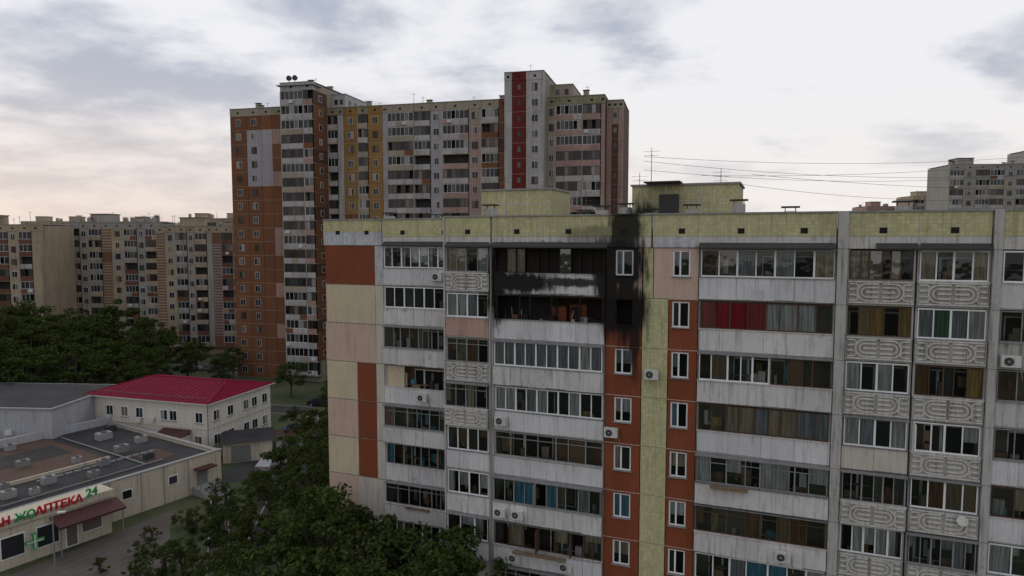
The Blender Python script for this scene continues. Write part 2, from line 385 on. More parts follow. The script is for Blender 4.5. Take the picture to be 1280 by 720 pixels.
A.box('concrete_white', .0, 46, 1.45, 13, 0, 29.2)
A.box('concrete_white', -12, -.0, 4.95, 16.4, 0, 29.2)
YB = 3.5
A.box('plaster_bluegrey', 0.1, 46, .05, 1.44, 0, ZTOP-FH*(ROWS-1)-SB-.03); A.box('plaster_bluegrey', -12, -.1, YB+.05, 4.94, 0, ZTOP-FH*(ROWS-1)-SB-.03)
W_, B_, G_ = 'frame_white', 'frame_brown', 'frame_grey'
cw, cc_, cg, cr_, cb_, cbr, cy = 'curtain_white', 'curtain_cream', 'curtain_grey', 'curtain_red', 'curtain_blue', 'curtain_brown', 'cloth_yellow'
for r in range(ROWS):
    zc = ZTOP-FH*r
    z0 = zc-SB; z1 = zc+TB
    for a, b, yy in ((10.7, 12.9, 0), (14.4, 16.1, 0), (-12, -6.8, YB)):
        A.box('seam_white', a, b, yy+.012, yy+.28, z0-.021, z0+.021)
    if r == 0: A.box('panel_brown', -11.9, -7.55, YB, YB+1.4, z0+.03, z1-.02)
    elif r == 1: A.box('panel_cream', -11.9, -7.55, YB, YB+1.4, z0+.03, z1-.02)
    elif r == 2: A.box('panel_pink', -12.0, -7.55, YB, YB+1.4, z0+.03, z1-.02)
    else:
        A.box('panel_cream' if r % 2 else 'panel_pink', -11.95, -9.25, YB, YB+1.4, z0+.03, z1-.02)
        A.box('seam_white', -9.25, -9.2, YB+.02, YB+1.4, z0, z1)
        A.box('panel_brown' if r < 6 else 'panel_pale', -9.2, -7.55, YB, YB+1.4, z0+.03, z1-.02)
    A.box('seam_dark', -12, -6.9, YB-.01, YB+.0, z0-.01, z0+.015)
    A.box('seam_white', -7.55, -7.5, YB+.02, YB+1.4, z0+.03, z1-.02)
    A.box('panel_pale' if r else 'tile_bluewhite', -7.5, -6.85, YB, YB+1.4, z0+.03, z1-.02)
    loggia(-6.8, -.05, YB, zc, par=['parapet_siding', 'parapet_white', 'parapet_white', 'parapet_siding', 'parapet_white', 'parapet_white', 'parapet_white', 'parapet_siding', 'parapet_white', 'parapet_white'][r],
           fr=[W_, W_, G_, W_, G_, G_, G_, W_, W_, W_][r], cp=[.5, .3, .1, .6, .3, .25, .2, .4, .4, .4][r], glaz=(r != 3), cur=[cw, None, None, None, 'cloth_pink', cb_, None, None, None, None][r], out=[0, 0, .15, 0, .3, .0, .2, 0, 0, 0][r], transom=r in (4, 6))
    if r == 3: A.box('panel_cream', -6.7, -5.2, YB+.1, YB+.2, zc-.72, zc+.84); A.box('panel_cream', -1.9, -.1, YB+.1, YB+.2, zc-.72, zc+.84)
    if r == 7: wallwin(0, 3.2, 0, zc, 'panel_pale', .9, 2.3)
    else:
        loggia(.08, 3.2, 0, zc, par=['parapet_relief', 'parapet_pink', 'parapet_relief', 'parapet_relief', 'parapet_siding', 'parapet_white', 'parapet_siding', 'x', 'parapet_pink', 'parapet_white'][r],
               rel=(r in (0, 2, 3)), fr=[G_, W_, G_, G_, W_, W_, W_, '', W_, W_][r],
               transom=(r in (2, 3)), cp=.5, nn=4 if r in (1, 5) else None, laund=(r in (2,)), out=[0, 0, 0, .25, 0, 0, .15, 0, 0, 0][r], cur=[[cc_, None, cg], [cw, cg, None], None, None, None, None, None, None, None, None][r])
    if r == 0:
        bw_ = 'burnt_wall'
        loggia(3.5, 10.7, 0, zc, par='parapet_siding', fr='frame_burnt', burnt=1, cur=[bw_, cc_, cc_, bw_, bw_, bw_, None, bw_, bw_, bw_], nn=10)
    elif r == 1:
        loggia(3.5, 10.7, 0, zc, par='parapet_siding', fr='frame_burnt', burnt=2, glaz=False)
        for xx in (3.65, 5.2, 5.9, 7.3, 9.1, 10.5): A.box('frame_burnt', xx, xx+.07, -.01, .06, zc-.68, zc+.83)
        A.box('frame_burnt', 3.6, 10.6, -.01, .06, zc+.75, zc+.83); A.box('scorched_orange', 7.0, 8.0, 1.0, 1.18, zc-.9, zc+.1); A.box('scorched_orange', 8.2, 9.3, 1.0, 1.18, zc-.9, zc+.25)
        A.box('frame_burnt', 7.3, 7.42, .9, .99, zc-.9, zc+.7); A.box('burnt_wall', 8.4, 8.9, .7, .95, zc-.9, zc+.1)
        for i in range(12):
            xx = R.uniform(4.2, 10.2); A.tube('curtain_cream' if i % 3 == 0 else 'frame_burnt', (xx, .2, zc-.75), (xx+R.uniform(-.6, .6), .3, zc-.75+R.uniform(.2, .8)), .02, n=5)
            A.box(R.choice(['curtain_grey', 'curtain_brown', 'burnt_wall', 'burnt_wall']), xx, xx+R.uniform(.2, .5), .15, .5, zc-.79, zc-.76+R.uniform(.1, .35))
    else:
        loggia(3.5, 10.7, 0, zc, par=['', '', 'parapet_white', 'parapet_siding', 'parapet_siding', 'parapet_white', 'parapet_siding', 'parapet_siding', 'parapet_white', 'parapet_white'][r],
               fr=['', '', W_, W_, G_, G_, B_, G_, W_, W_][r],
               cp=[0, 0, .95, .35, .3, .7, .4, .4, .4, .4][r], cur=[None, None, [cg, cg, cg, cg, cg, cg, cg, cg, cw, cg], [cw, None, cg, cw, None, None, cw, None, None], None, [None, None, cb_, cb_, cb_, cb_, None, None, cg, None], None, cc_, None, None][r],
               openp=.06 if r > 3 else 0, laund=(r in (4, 6)), transom=(r in (4, 7)), out=[0, 0, .2, 0, .0, .3, .1, .25, 0, 0][r])
    A.box('concrete_white', 3.2, 3.5, -.12, 1.45, z0, z1)
    wallwin(10.72, 12.9, 0, zc, 'panel_pink' if r == 0 else 'panel_brown', 11.3, 12.35, burnt=(r == 1), cur='curtain_grey' if r == 0 else (cb_ if r == 5 else None), h=1.5, fr='frame_fire_window' if r == 0 else 'frame_white')
    xs1 = 14.4 if r else 13.5
    A.box('tile_yellow', 12.92, xs1, .01, .3, z0+.012, z1-.012)
    wallwin(14.42 if r else 13.52, 16.08, 0, zc, 'panel_brown' if r else 'panel_pink', 14.62, 15.6, h=1.5, cur=cb_ if r == 3 else None)
    loggia(16.1, 23.1, 0, zc, par=['parapet_siding', 'parapet_white', 'parapet_white', 'parapet_siding', 'parapet_white', 'parapet_white', 'parapet_beige', 'parapet_siding', 'parapet_white', 'parapet_white'][r],
           fr=[W_, B_, W_, B_, G_, B_, W_, W_, W_, W_][r],
           cur=[[None, None, cg, cw, None, cg, cg, None, cc_, None], [cr_, cr_, cr_, cr_, None, cw, cw, cw, None, cbr], [None, cbr, None, cbr, None, None, None], [None, cc_, cc_, cg, cc_, cc_, cg, cg], None, None, [None, cg, cb_, cb_, None, cw], None, None, None][r],
           cp=[.25, .45, .35, .5, .25, .4, .5, .4, .4, .4][r], split=[0, 0, .55, 0, 0, 0, 0, 0, 0, 0][r], openp=[0, 0, .05, 0, .08, .08, .06, .06, .06, 0][r], laund=(r in (4,)), transom=(r in (4, 5)), out=[.1, 0, .15, .0, .3, .2, .0, .2, 0, 0][r])
    loggia(23.62, 26.75, 0, zc, par='parapet_relief' if r != 3 else 'panel_pale', rel=(r not in (3, 8)), fr=[B_, B_, W_, W_, G_, W_, W_, B_, W_, W_][r],
           cp=.5, cur=[[cc_, cbr, None, cc_, None], [None, cy, cy, None, cy], [cw, None, cw, None], [cw, cg, None, cw], None, None, None, None, None, None][r], openp=.05, nn=[6, 5, 4, 4, 6, 5, 4, 5, 4, 4][r], out=[0, 0, 0, .1, .3, 0, 0, .15, 0, 0][r])
    loggia(26.83, 29.98, 0, zc, par='parapet_relief', rel=True, fr=[W_, W_, B_, W_, W_, G_, W_, G_, W_, W_][r],
           cur=[[cc_, None, None, cc_], [cg, 'curtain_green', cg, cw], [cbr, None, 'cloth_dark', None, cy], None, None, None, None, None, None, None][r],
           cp=.5, openp=.06, nn=[4, 4, 5, 4, 4, 6, 4, 6, 4, 4][r], laund=(r in (5,)), out=[0, 0, 0, 0, .1, .25, 0, .3, 0, 0][r])
    loggia(30.37, 37.2, 0, zc, par=R.choice(['parapet_white', 'parapet_relief', 'parapet_siding']), fr=R.choice([W_, B_, G_]), cp=.4)
    wallwin(37.22, 41.5, 0, zc, 'panel_brown', 38.6, 40)
    wallwin(41.5, 46, 0, zc, 'panel_cream', 43, 44.4)
for a, b in ((23.12, 23.6), (30.0, 30.35)):
    A.box('concrete_white', a, b, -.28, 1.3, 0, 30.28)
    for k in range(9): A.box('seam_dark', a-.003, b+.003, -.284, -.27, ZTOP-FH*k+TB-.01, ZTOP-FH*k+TB+.015)
A.box('concrete_white', -.02, .08, -.14, 4.9, 0, 30.25)
def attic(x0, x1, y, two=False):
    n = max(1, round((x1-x0)/3.4))
    for i in range(n):
        a = x0+(x1-x0)*i/n; b = x0+(x1-x0)*(i+1)/n
        if two:
            A.box('tile_bluewhite', a+.03, b-.03, y-.05, y+1.4, 28.33, 29.28); A.box('tile_yellow', a+.03, b-.03, y-.05, y+.3, 29.32, 30.2)
        else:
            A.box('tile_yellow', a+.03, b-.03, y-.05, y+.3, 28.97, 30.2); A.box('seam_white', a+.03, b-.03, y-.045, y+1.4, 28.33, 28.93)
        A.box('seam_white', a-.03, a+.03, y-.03, y+.25, 28.35, 30.19)
        A.box('seam_white', a+.04, b-.04, y-.03, y+.25, 29.281 if two else 28.931, 29.319 if two else 28.969)
        A.box('vent_void_dark', (a+b)/2-.18, (a+b)/2+.18, y-.058, y-.0495, 29.0+.12, 29.42)
    A.box('coping_grey', x0-.04, x1+.04, y-.12, y+.4, 30.2, 30.29)
attic(-12, -6.9, YB, True); attic(-6.8, -.1, YB)
attic(.1, 3.3, 0); attic(3.4, 13.4, 0); attic(13.5, 23.08, 0); attic(23.65, 29.95, 0); attic(30.4, 46, 0)
A.box('tile_bluewhite', 13.6, 16.0, -.065, -.051, 28.36, 28.95)
def canopy(x0, x1, y=0, d=.65):
    A.poly('roof_metal_dark', [(x0, y-d, 28.36), (x1, y-d, 28.36), (x1, y-.052, 28.62), (x0, y-.052, 28.62)])
    A.box('roof_metal_dark', x0, x1, y-d-.01, y-d+.02, 28.28, 28.37)
    for i in range(int((x1-x0)/1.2)+1): A.box('metal_rail', x0+i*1.2, x0+i*1.2+.03, y-d+.02, y-.05, 28.29, 28.32)
canopy(3.5, 10.9); canopy(16.1, 23.0, d=.75); canopy(24.9, 26.8, d=.5); canopy(.2, 3.2, d=.35); canopy(26.9, 29.9, d=.45); canopy(-6.7, -.3, YB, .4)
A.box('roof_bitumen', .1, 45.9, .4, 12.9, 29.2, 29.4); A.box('roof_bitumen', -11.9, -.1, YB+.42, 16.3, 29.2, 29.4)
def pent(x0, x1, y0, y1, zt):
    A.box('tile_yellow', x0, x1, y0, y1, 29.4, zt); A.box('coping_grey', x0-.1, x1+.1, y0-.1, y1+.1, zt, zt+.12)
    for q in (.33, .66): A.box('seam_white', x0+(x1-x0)*q-.04, x0+(x1-x0)*q+.04, y0-.01, y0+.1, 29.4, zt-.01)
    A.box('seam_white', x0, x1, y0-.008, y0+.1, zt-1.02, zt-.97)
pent(-.2, 5.2, 6.5, 11, 32.3); pent(11.0, 17.8, 6.0, 11, 32.3)
A.box('roof_metal_dark', 12.9, 14.1, 5.3, 5.95, 29.4, 31.7); A.box('roof_metal_dark', 12.0, 14.3, 4.6, 5.96, 32.42, 32.5)
for i, (x, y) in enumerate(((8.6, 3), (9.8, 2.6), (10.9, 4.5), (12.9, 2.4), (15.3, 2.8), (18.0, 2.6), (20.8, 2.6), (26.5, 3), (33, 3), (-4, 7), (-9, 8), (2.0, 3))):
    hh = .45*(i % 3)/2
    A.box('concrete_white', x-.35, x+.35, y-.3, y+.3, 29.4, 30.4+hh)
    for q in (-.3, .25): A.box('metal_rail', x+q, x+q+.05, y-.05, y+.05, 30.4+hh, 30.6+hh)
    A.box('roof_metal_dark', x-.5, x+.5, y-.42, y+.42, 30.6+hh, 30.68+hh)
def antenna(x, y, h, k=4):
    A.tube('metal_rail', (x, y, 29.4), (x, y, 29.4+h), .035, .02, n=5)
    for i in range(k):
        z = 29.4+h-.25-.28*i; l = .55-.06*i
        A.tube('metal_rail', (x-l, y, z), (x+l, y, z), .012, n=4)
    A.tube('metal_rail', (x, y-.6, 29.4+h-.5), (x, y+.6, 29.4+h-.5), .012, n=4)
antenna(12.0, 7.5, 5.6, 2); antenna(11.3, 7, 3.9, 3); antenna(16.6, 7, 4.0); antenna(4.4, 8, 3.8); antenna(1, 8, 4.2, 2); antenna(7, 9, 3.0)
for x, y, zr, dz in ((-2.2, YB, 0, -1.3), (-3.5, YB, 3, -1.3), (4.1, 0, 3, -1.35), (4.1, 0, 5, -1.35), (5.3, 0, 5, -1.35), (8.4, 0, 6, -1.4), (13.55, 0, 2, -.6), (20.9, 0, 5, -1.35), (30.9, 0, 1, -1.6),
                    (11.2, 0, 3, -1.35), (5.0, 0, 6, -1.4), (9.8, 0, 8, -1.3), (25.5, 0, 7, -1.4), (17.5, 0, 7, -1.4), (2.2, 0, 8, -1.35)):
    ac(x, y-.36 if zr == 5 else y-.1, ZTOP-FH*zr+dz)
for z in (20.5, 15.6, 12):
    A.box('ac_white', -12.4, -12.05, YB+1, YB+1.8, z, z+.55)
for x0, x1, r in ((5, 8.5, 6), (17, 19, 4), (-5, -3, 6)):
    zz = ZTOP-FH*r-.78; yy = YB if x0 < 0 else -.3
    A.box('wood_sill', x0, x1, yy-.4, yy-.15, zz-.15, zz)
A.tube('frame_grey', (3.35, -.16, 0.2), (3.35, -.16, 28.3), .05, n=6)
for x, r in ((29.2, 4),):
    z = ZTOP-FH*r-1.0
    A.tube('ac_white', (x, -.48, z), (x, -.40, z-.02), .26, .12, n=16); A.tube('metal_rail', (x, -.4, z), (x, -.05, z-.1), .02, n=5)
for x in (10.66, 16.12, 23.08, 3.2): A.tube('vent_void_dark', (x, -.10, 1), (x+.05, -.10, 28.3), .015, n=4)
ROT = math.radians(-21.43)
A.build('panel_apartment_building', (-4.4, 44.42, 0), ROT)

# ------------------------------------------------------------------ generic far sections
def section(B, x0, x1, y, d, ztop, bays, side='t_beige', attic='t_beige', fh=2.8, zmin=0, fine=True, seam='t_seam', frame='t_frame'):
    B.box(side, x0, x1, y+1.3, y+d, 0, ztop-.2)
    tot = sum(b[0] for b in bays); x = x0
    for b in bays:
        w = (x1-x0)*b[0]/tot; xa, xb = x, x+w; x = xb
        ty, m1b = b[1], b[2]; m2 = b[3] if len(b) > 3 else m1b
        B.box(b[4] if len(b) > 4 else attic, xa+.02, xb-.02, y-.02, y+1.3, ztop-1.5, ztop)
        B.box('vent_void_dark', (xa+xb)/2-.25, (xa+xb)/2+.25, y-.03, y-.019, ztop-1.0, ztop-.6)
        k = 0
        while True:
            m1 = m1b if isinstance(m1b, str) else m1b[k % len(m1b)]
            zc = ztop-2.75-fh*k
            if zc < zmin+1.2: break
            z0 = zc-1.6; z1 = zc+1.2
            if ty == 'log':
                B.box(seam, xa, xb, y-.04, y+1.3, z0, z0+.14)
                pm = m1 if R.random() < .8 else m2
                n = max(1, round(w/1.6))
                for i in range(n):
                    B.box(pm if R.random() < .88 else R.choice([m2, 't_white', 't_brown']), xa+.08+(w-.16)*i/n, xa+.08+(w-.16)*(i+1)/n-.02, y-.1, y, z0+.10, zc-.5)
                B.box('interior_dark', xa+.06, xb-.06, y+.9, y+.95, z0+.14, z1)
                if R.random() < .88:
                    n = max(2, round(w/.9)); f = 't_frame' if R.random() < .55 else 'frame_brown'
                    for i in range(n):
                        a = xa+.1+(w-.2)*i/n; c = xa+.1+(w-.2)*(i+1)/n
                        if R.random() < .9: B.poly('glass_far', [(a+.04, y+.03, zc-.48), (c-.04, y+.03, zc-.48), (c-.04, y+.03, z1-.07), (a+.04, y+.03, z1-.07)])
                        if fine: B.box(f, a-.035, a+.035, y-.01, y+.05, zc-.48, z1)
                    B.box(f, xa+.1, xb-.1, y-.012, y+.05, z1-.08, z1); B.box(f, xa+.1, xb-.1, y-.012, y+.05, zc-.5, zc-.42)
                B.box(seam, xa-.06, xa+.06, y-.06, y+1.3, z0, z1+.0)
                if fine and R.random() < .12:
                    q = R.uniform(xa+.5, xb-.5); B.box('ac_white', q-.4, q+.4, y-.42, y-.12, z0+.4, z0+.95)
            else:
                B.box(m1 if R.random() < .93 else m2, xa+.04, xb-.04, y, y+1.3, z0+.05, z1-.0)
                B.box(seam, xa, xb, y+.01, y+1.3, z0, z0+.049)
                if ty == 'win':
                    n = max(1, round(w/2.9))
                    for i in range(n):
                        cx = xa+w*(i+.5)/n; hw = min(.62, w*.30)
                        if R.random() < .2: hw *= .8
                        fm = frame if R.random() < .75 else 'frame_brown'
                        B.box(fm, cx-hw, cx+hw, y-.05, y-.0, zc-.68, zc+.68)
                        B.box('glass_far', cx-hw+.06, cx-.03, y-.058, y-.051, zc-.62, zc+.62); B.box('glass_far', cx+.03, cx+hw-.06, y-.058, y-.051, zc-.62, zc+.62)
                elif ty == 'slit':
                    B.box('glass_far', (xa+xb)/2-.3, (xa+xb)/2+.3, y-.012, y+.01, zc-.4, zc+.5)
                elif ty == 'stripe':
                    for q in (0, 1, 2, 3): B.box(m2, xa+.1, xb-.1, y-.03, y-.002, z0+.25+q*.68, z0+.25+q*.68+.34)
            k += 1
    B.box('coping_grey', x0-.05, x1+.05, y-.12, y+d+.05, ztop, ztop+.1)
def roofstuff(B, x0, x1, y, d, z, n, side='t_beige'):
    for _ in range(n):
        a = R.uniform(x0+1, x1-1); yy = y+R.uniform(1.5, d-2); h = R.uniform(.8, 1.8)
        B.box(side, a-.5, a+.5, yy, yy+.7, z, z+h); B.box('roof_metal_dark', a-.65, a+.65, yy-.12, yy+.82, z+h+.12, z+h+.2)
        B.box('metal_rail', a-.05, a+.05, yy+.2, yy+.3, z+h, z+h+.12)
    for _ in range(max(1, n//2)):
        a = R.uniform(x0+1, x1-1); yy = y+R.uniform(1.5, d-2); h = R.uniform(1.5, 3)
        B.tube('metal_rail', (a, yy, z), (a, yy, z+h), .04, n=4); B.tube('metal_rail', (a-.5, yy, z+h-.3), (a+.5, yy, z+h-.3), .025, n=4)

T = MB()
br, li, pk, we, go, db, be = 't_brown', 't_lilac', 't_pink', 't_white', 't_gold', 't_darkbrown', 't_beige'
midcol = [br]+[li]*4+[br]*2+[br]*12
pinkcol = [br, pk, br, br, pk, br, br, br, pk, pk, br, br, pk, br, br, pk, br, br, br]
section(T, -19.9, -7, 2, 14, 54.8, [(3.9, 'win', br, 't_brown', be), (3.4, 'win', midcol, br, be), (2.6, 'blank', midcol, br, be), (3.4, 'blank', pinkcol, pk, 't_olive')], side='t_brown')
section(T, -7, 0, 0, 15, 58.9, [(4.9, 'log', we, 't_beige', we), (2.1, 'log', we, pk, we)], side='t_beige', attic=we)
for k in range(19):
    z = 58.9-4.2-2.8*k
    if z > 1:
        T.box('t_brown' if k % 4 else 't_darkbrown', 0.0, .06, .2, 5.4, z, z+2.7); T.box('t_frame', .06, .1, 2.2, 3.4, z+.8, z+2.0); T.box('glass_far', .1, .11, 2.3, 3.3, z+.88, z+1.92)
T.box('t_white', 0.02, 3.0, 7.5, 17, 54.8, 57.8); T.box('coping_grey', -.1, 3.1, 7.4, 17.1, 57.8, 57.95)
for xx in (.6, 1.8): T.box('glass_far', xx, xx+.7, 7.44, 7.499, 55.8, 56.8)
for yy in (9, 11.5, 14): T.box('glass_far', 3.0, 3.02, yy, yy+1.1, 55.9, 56.9)
section(T, 0, 37.6, 5.5, 14, 54.8, [
    (2.2, 'log', we, be, 't_olive'), (1.3, 'blank', we, br, 't_olive'), (3.0, 'win', go, br, go), (2.2, 'log', be, go, 't_olive'), (3.0, 'win', go, br, go),
    (1.0, 'blank', li, we, be), (5.4, 'log', we, be, be), (3.4, 'log', we, li, be), (2.4, 'win', li, pk, be), (5.2, 'log', we, pk, be),
    (2.4, 'win', pk, be, be), (3.4, 'log', we, br, be), (1.8, 'blank', br, db, br)], side='t_beige')
section(T, 37.6, 45.0, 2.5, 16, 58.9, [(1.5, 'blank', we, li, we), (2.6, 'slit', 't_red', 't_red', 't_red'), (3.3, 'win', we, li, we)], side='t_beige')
T.box('t_beige', 45.02, 49.2, 9, 19, 54.8, 57.6); T.box('coping_grey', 45.0, 49.3, 8.9, 19.1, 57.6, 57.75)
for xx in (46, 47.7): T.box('glass_far', xx, xx+.7, 8.94, 8.999, 55.8, 56.8)
section(T, 45.0, 55.6, 6, 16, 54.8, [(1.6, 'win', be, pk, 't_olive'), (5.2, 'log', pk, we, 't_olive'), (3.6, 'log', we, pk, 't_olive'), (.7, 'blank', pk, be, 't_olive')], side='t_darkbrown')
section(T, 55.6, 58.7, 9, 13, 54.3, [(1.2, 'blank', pk, br, be), (1.3, 'slit', db, be, be), (1.1, 'blank', pk, br, be)], side='t_darkbrown')
for a, b, y, z in ((-19, -7, 3, 54.9), (4, 37, 7, 54.9), (50, 55, 7, 54.9)): roofstuff(T, a, b, y, 12, z, int((b-a)/3))
roofstuff(T, -6, -1, 1, 12, 59, 2); roofstuff(T, 38, 44, 4, 12, 59, 2)
for x in (-5.6, -4.3): T.tube('roof_metal_dark', (x, 1, 60.0), (x+.15, .7, 60.1), .55, .45, n=14); T.tube('metal_rail', (x, 1, 59), (x, 1, 60.0), .06, n=5)
T.box('t_white', -7.5, .5, -.5, 3, 58.3, 58.5)
T.build('high_rise_apartment_building', (-38.5, 134, 0), math.radians(-14.2))

def far_block(name, loc, rot, length, ztop, bays, depth=13, side='far_cream', n=10, fine=False):
    B = MB(); section(B, 0, length, 0, depth, ztop, bays, side=side, attic=side, fine=fine, seam='far_grey'); roofstuff(B, 0, length, 0, depth, ztop+.1, n, side)
    q = 4
    while q < length-8:
        B.box(side, q, q+4.5, 4, 9, ztop, ztop+2.2); B.box('roof_metal_dark', q-.2, q+4.7, 3.8, 9.2, ztop+2.2, ztop+2.35); q += 14
    return B.build(name, loc, rot)
fc, fg, fm_, fs = 'far_cream', 'far_grey', 'far_maroon', 'far_stripe'
c_ = [(3, 'log', fm_, fc), (3, 'win', fc, fg), (2, 'stripe', fc, fs), (3, 'log', fm_, fm_), (2.4, 'win', fc, fg), (3, 'log', fm_, fg), (2, 'blank', fc, fc)]
far_block('ten_storey_apartment_building', (-141, 152, 0), math.radians(3), 35, 31.8, c_+c_, n=14, fine=True)
d_ = [(3.5, 'log', fg, fc), (2.2, 'win', fg, fc), (3.2, 'log', fc, fg), (2.4, 'stripe', fc, fs), (3, 'win', fc, fg), (3.2, 'log', fg, fm_), (2, 'win', fg, fg), (3.4, 'log', fc, fm_), (1.6, 'blank', fg, fg), (2.4, 'stripe', fg, fs), (3.2, 'log', fm_, fc)]
far_block('ten_storey_apartment_building', (-111, 170, 0), math.radians(-3), 24, 32.6, d_[:8], side=fg, n=12, fine=True)
far_block('ten_storey_apartment_building', (-86.9, 167, 0), math.radians(-2), 27, 31.6, d_[3:]+d_[:3], side=fc, n=12, fine=True)
e_ = [(3, 'log', fg, fc), (3, 'win', fc, fg), (3, 'log', fc, fm_)]
far_block('skyline_apartment_building', (-215, 300, 0), .1, 60, 36, e_*4, n=14)
far_block('skyline_apartment_building', (-140, 290, 0), -.05, 34, 37, e_*3, n=10)
far_block('skyline_apartment_building', (-300, 270, 0), .15, 70, 35, e_*4, n=14)
far_block('skyline_apartment_building', (-96, 310, 0), 0, 26, 35, e_*2, n=8)
g_ = [(3, 'log', we, be), (2.5, 'win', fg, fc), (3, 'log', fg, we)]
far_block('distant_tower_block', (127, 200, 0), math.radians(-6), 22, 50, g_*2, side=fg, n=5, fine=True)
far_block('distant_tower_block', (148.5, 196, 0), math.radians(-6), 26, 54, g_*2, side=fg, n=5, fine=True)
far_block('distant_tower_block', (175, 300, 0), .0, 14, 47, g_, side=fc, n=4)
far_block('distant_tower_block', (160, 310, 0), .0, 14, 43, g_, side='t_pink', n=4)
far_block('skyline_apartment_building', (60, 330, 0), 0, 80, 38, e_*5, n=18)

# ------------------------------------------------------------------ pharmacy
Q = MB(); PL = 25; PH = 4.2
Q.box('plaster_cream', 0, PL, 0, .35, 0, PH); Q.box('plaster_cream', 0, .35, .351, 24, 0, PH); Q.box('plaster_cream', PL-.35, PL, .351, 24, 0, PH-.1)
Q.box('roof_bitumen', .35, PL-.35, .35, 9, 3.5, 3.7); Q.box('roof_bitumen_brown', .35, 17, 9, 24, 3.5, 3.75); Q.box('roof_bitumen', 17, PL-.35, 9, 24, 3.5, 3.72)
Q.box('roof_bitumen', 8, 16, 15, 20, 3.75, 3.77); Q.box('roof_bitumen', 2, 7, 11, 14, 3.75, 3.765); Q.box('roof_bitumen_brown', 19, 22, 4, 8, 3.71, 3.73)
Q.box('coping_grey', -.1, PL+.1, -.1, .45, PH, PH+.08); Q.box('coping_grey', -.1, .45, .451, 24, PH, PH+.08); Q.box('coping_grey', PL-.45, PL+.1, .451, 24, PH-.1, PH-.02)
Q.box('plaster_bluegrey', 0, PL, 24, 24.4, 0, 4.7); Q.box('plaster_cream', 0, 17, 8.8, 9.0, 3.7, 4.1)
Q.box('plaster_cream', 1.0, 11.2, -2.4, -.01, 0, 3.7); Q.box('plaster_cream', .8, 11.4, -2.6, -.2, 3.7, 4.35)
for a in (1.8, 4.6, 8.4): Q.box('frame_white', a, a+1.9, -2.44, -2.401, .9, 2.9); Q.box('glass_far', a+.08, a+1.82, -2.46, -2.441, 1.0, 2.8)
Q.box('frame_white', 7.0, 8.1, -2.44, -2.401, .05, 2.6); Q.box('glass_far', 7.1, 8.0, -2.46, -2.441, .15, 2.5)
Q.poly('canopy_maroon', [(5.6, -4.4, 2.9), (11.6, -4.4, 2.9), (11.6, -2.61, 3.5), (5.6, -2.61, 3.5)]); Q.box('canopy_maroon', 5.6, 11.6, -4.43, -4.38, 2.7, 2.9)
Q.poly('canopy_maroon', [(11.61, -4.4, 2.9), (11.61, -2.61, 3.5), (11.61, -2.61, 2.8)])
for a in (5.8, 11.3): Q.tube('steel_grey', (a, -4.3, .1), (a, -4.3, 2.8), .06)
for a in (13.5, 18.5): Q.box('frame_white', a, a+1.1, -.04, 0-.001, 1.9, 2.9); Q.box('glass_far', a+.08, a+1.02, -.06, -.041, 1.98, 2.82)
for a in (12.3, 15.5, 18.0, 20.8): Q.box('coping_grey', a, a+.12, -.05, -.001, 0, PH-.1)
Q.box('canopy_maroon', 21.5, 23.7, -1.2, -.01, 2.8, 2.95); Q.box('steel_grey', 21.9, 23.2, -.05, -.001, .9, 2.7)
Q.box('coping_grey', 21.2, 24.0, -1.6, -.02, 0.02, .9)
for i in range(1, 6): Q.box('coping_grey', 21.2, 24.0, -1.6-i*.33, -1.6-(i-1)*.33-.001, 0.02, .9-.15*i)
for y in (-1.5, -3.2): Q.tube('steel_grey', (21.3, y, .1), (21.3, y, 1.9 if y > -2 else 1.1), .03)
Q.tube('steel_grey', (21.3, -1.5, 1.9), (21.3, -3.2, 1.1), .03)
for x, y, w in ((5, 5, 1.2), (7, 4, .8), (9, 6, 1.2), (12.5, 4, 1.0), (15, 7, 1.1), (6, 8, .8), (19, 5, 1.0), (10, 14, 1.2), (20, 17, 1.6), (4, 18, 1.2), (14, 10.5, .9), (22, 12, 1.2), (18.5, 10, 1.4), (22.6, 20, 1.1), (12, 22, 1)):
    Q.box(R.choice(['coping_grey', 'steel_grey', 'roof_metal_dark', 'steel_grey']), x, x+w, y, y+w*.7, 3.7, 4.1+w*.3)
    Q.tube('roof_metal_dark', (x+w/2, y+w*.3, 4.1+w*.3), (x+w/2, y+w*.3, 4.18+w*.3), w*.25, n=12)
for i in range(14): Q.box('steel_grey', 9+i*.9, 9.7+i*.9, 7.4, 7.7, 3.7, 3.9)
Q.tube('steel_grey', (4, 3, 3.85), (20, 3.4, 3.85), .08); Q.tube('steel_grey', (18, 3.4, 3.85), (18, 22, 3.9), .08)
Q.box('sign_green', 3.95, 4.25, -3.4, -3.2, 1.3, 2.8); Q.box('sign_green', 3.35, 3.949, -3.4, -3.2, 1.9, 2.2); Q.box('sign_green', 4.251, 4.85, -3.4, -3.2, 1.9, 2.2)
Q.box('sign_white', 4.04, 4.16, -3.41, -3.401, 1.4, 2.7); Q.box('sign_white', 3.45, 4.039, -3.41, -3.401, 1.99, 2.11); Q.box('sign_white', 4.161, 4.75, -3.41, -3.401, 1.99, 2.11); Q.box('steel_grey', 4.05, 4.15, -3.2, -2.6, 2.5, 2.6)
ph = Q.build('pharmacy_building', (-47.3, 57, 0), math.radians(58))
def text(parent, name, body, x, y, z, size, mat):
    c = bpy.data.curves.new(name, 'FONT'); c.body = body; c.size = size; c.extrude = .06; c.bevel_depth = .012; c.offset = .02
    c.materials.append(M[mat]); o = bpy.data.objects.new(name, c); o.parent = parent; o.location = (x, y, z); o.rotation_euler = (math.radians(90), 0, 0); col.objects.link(o)
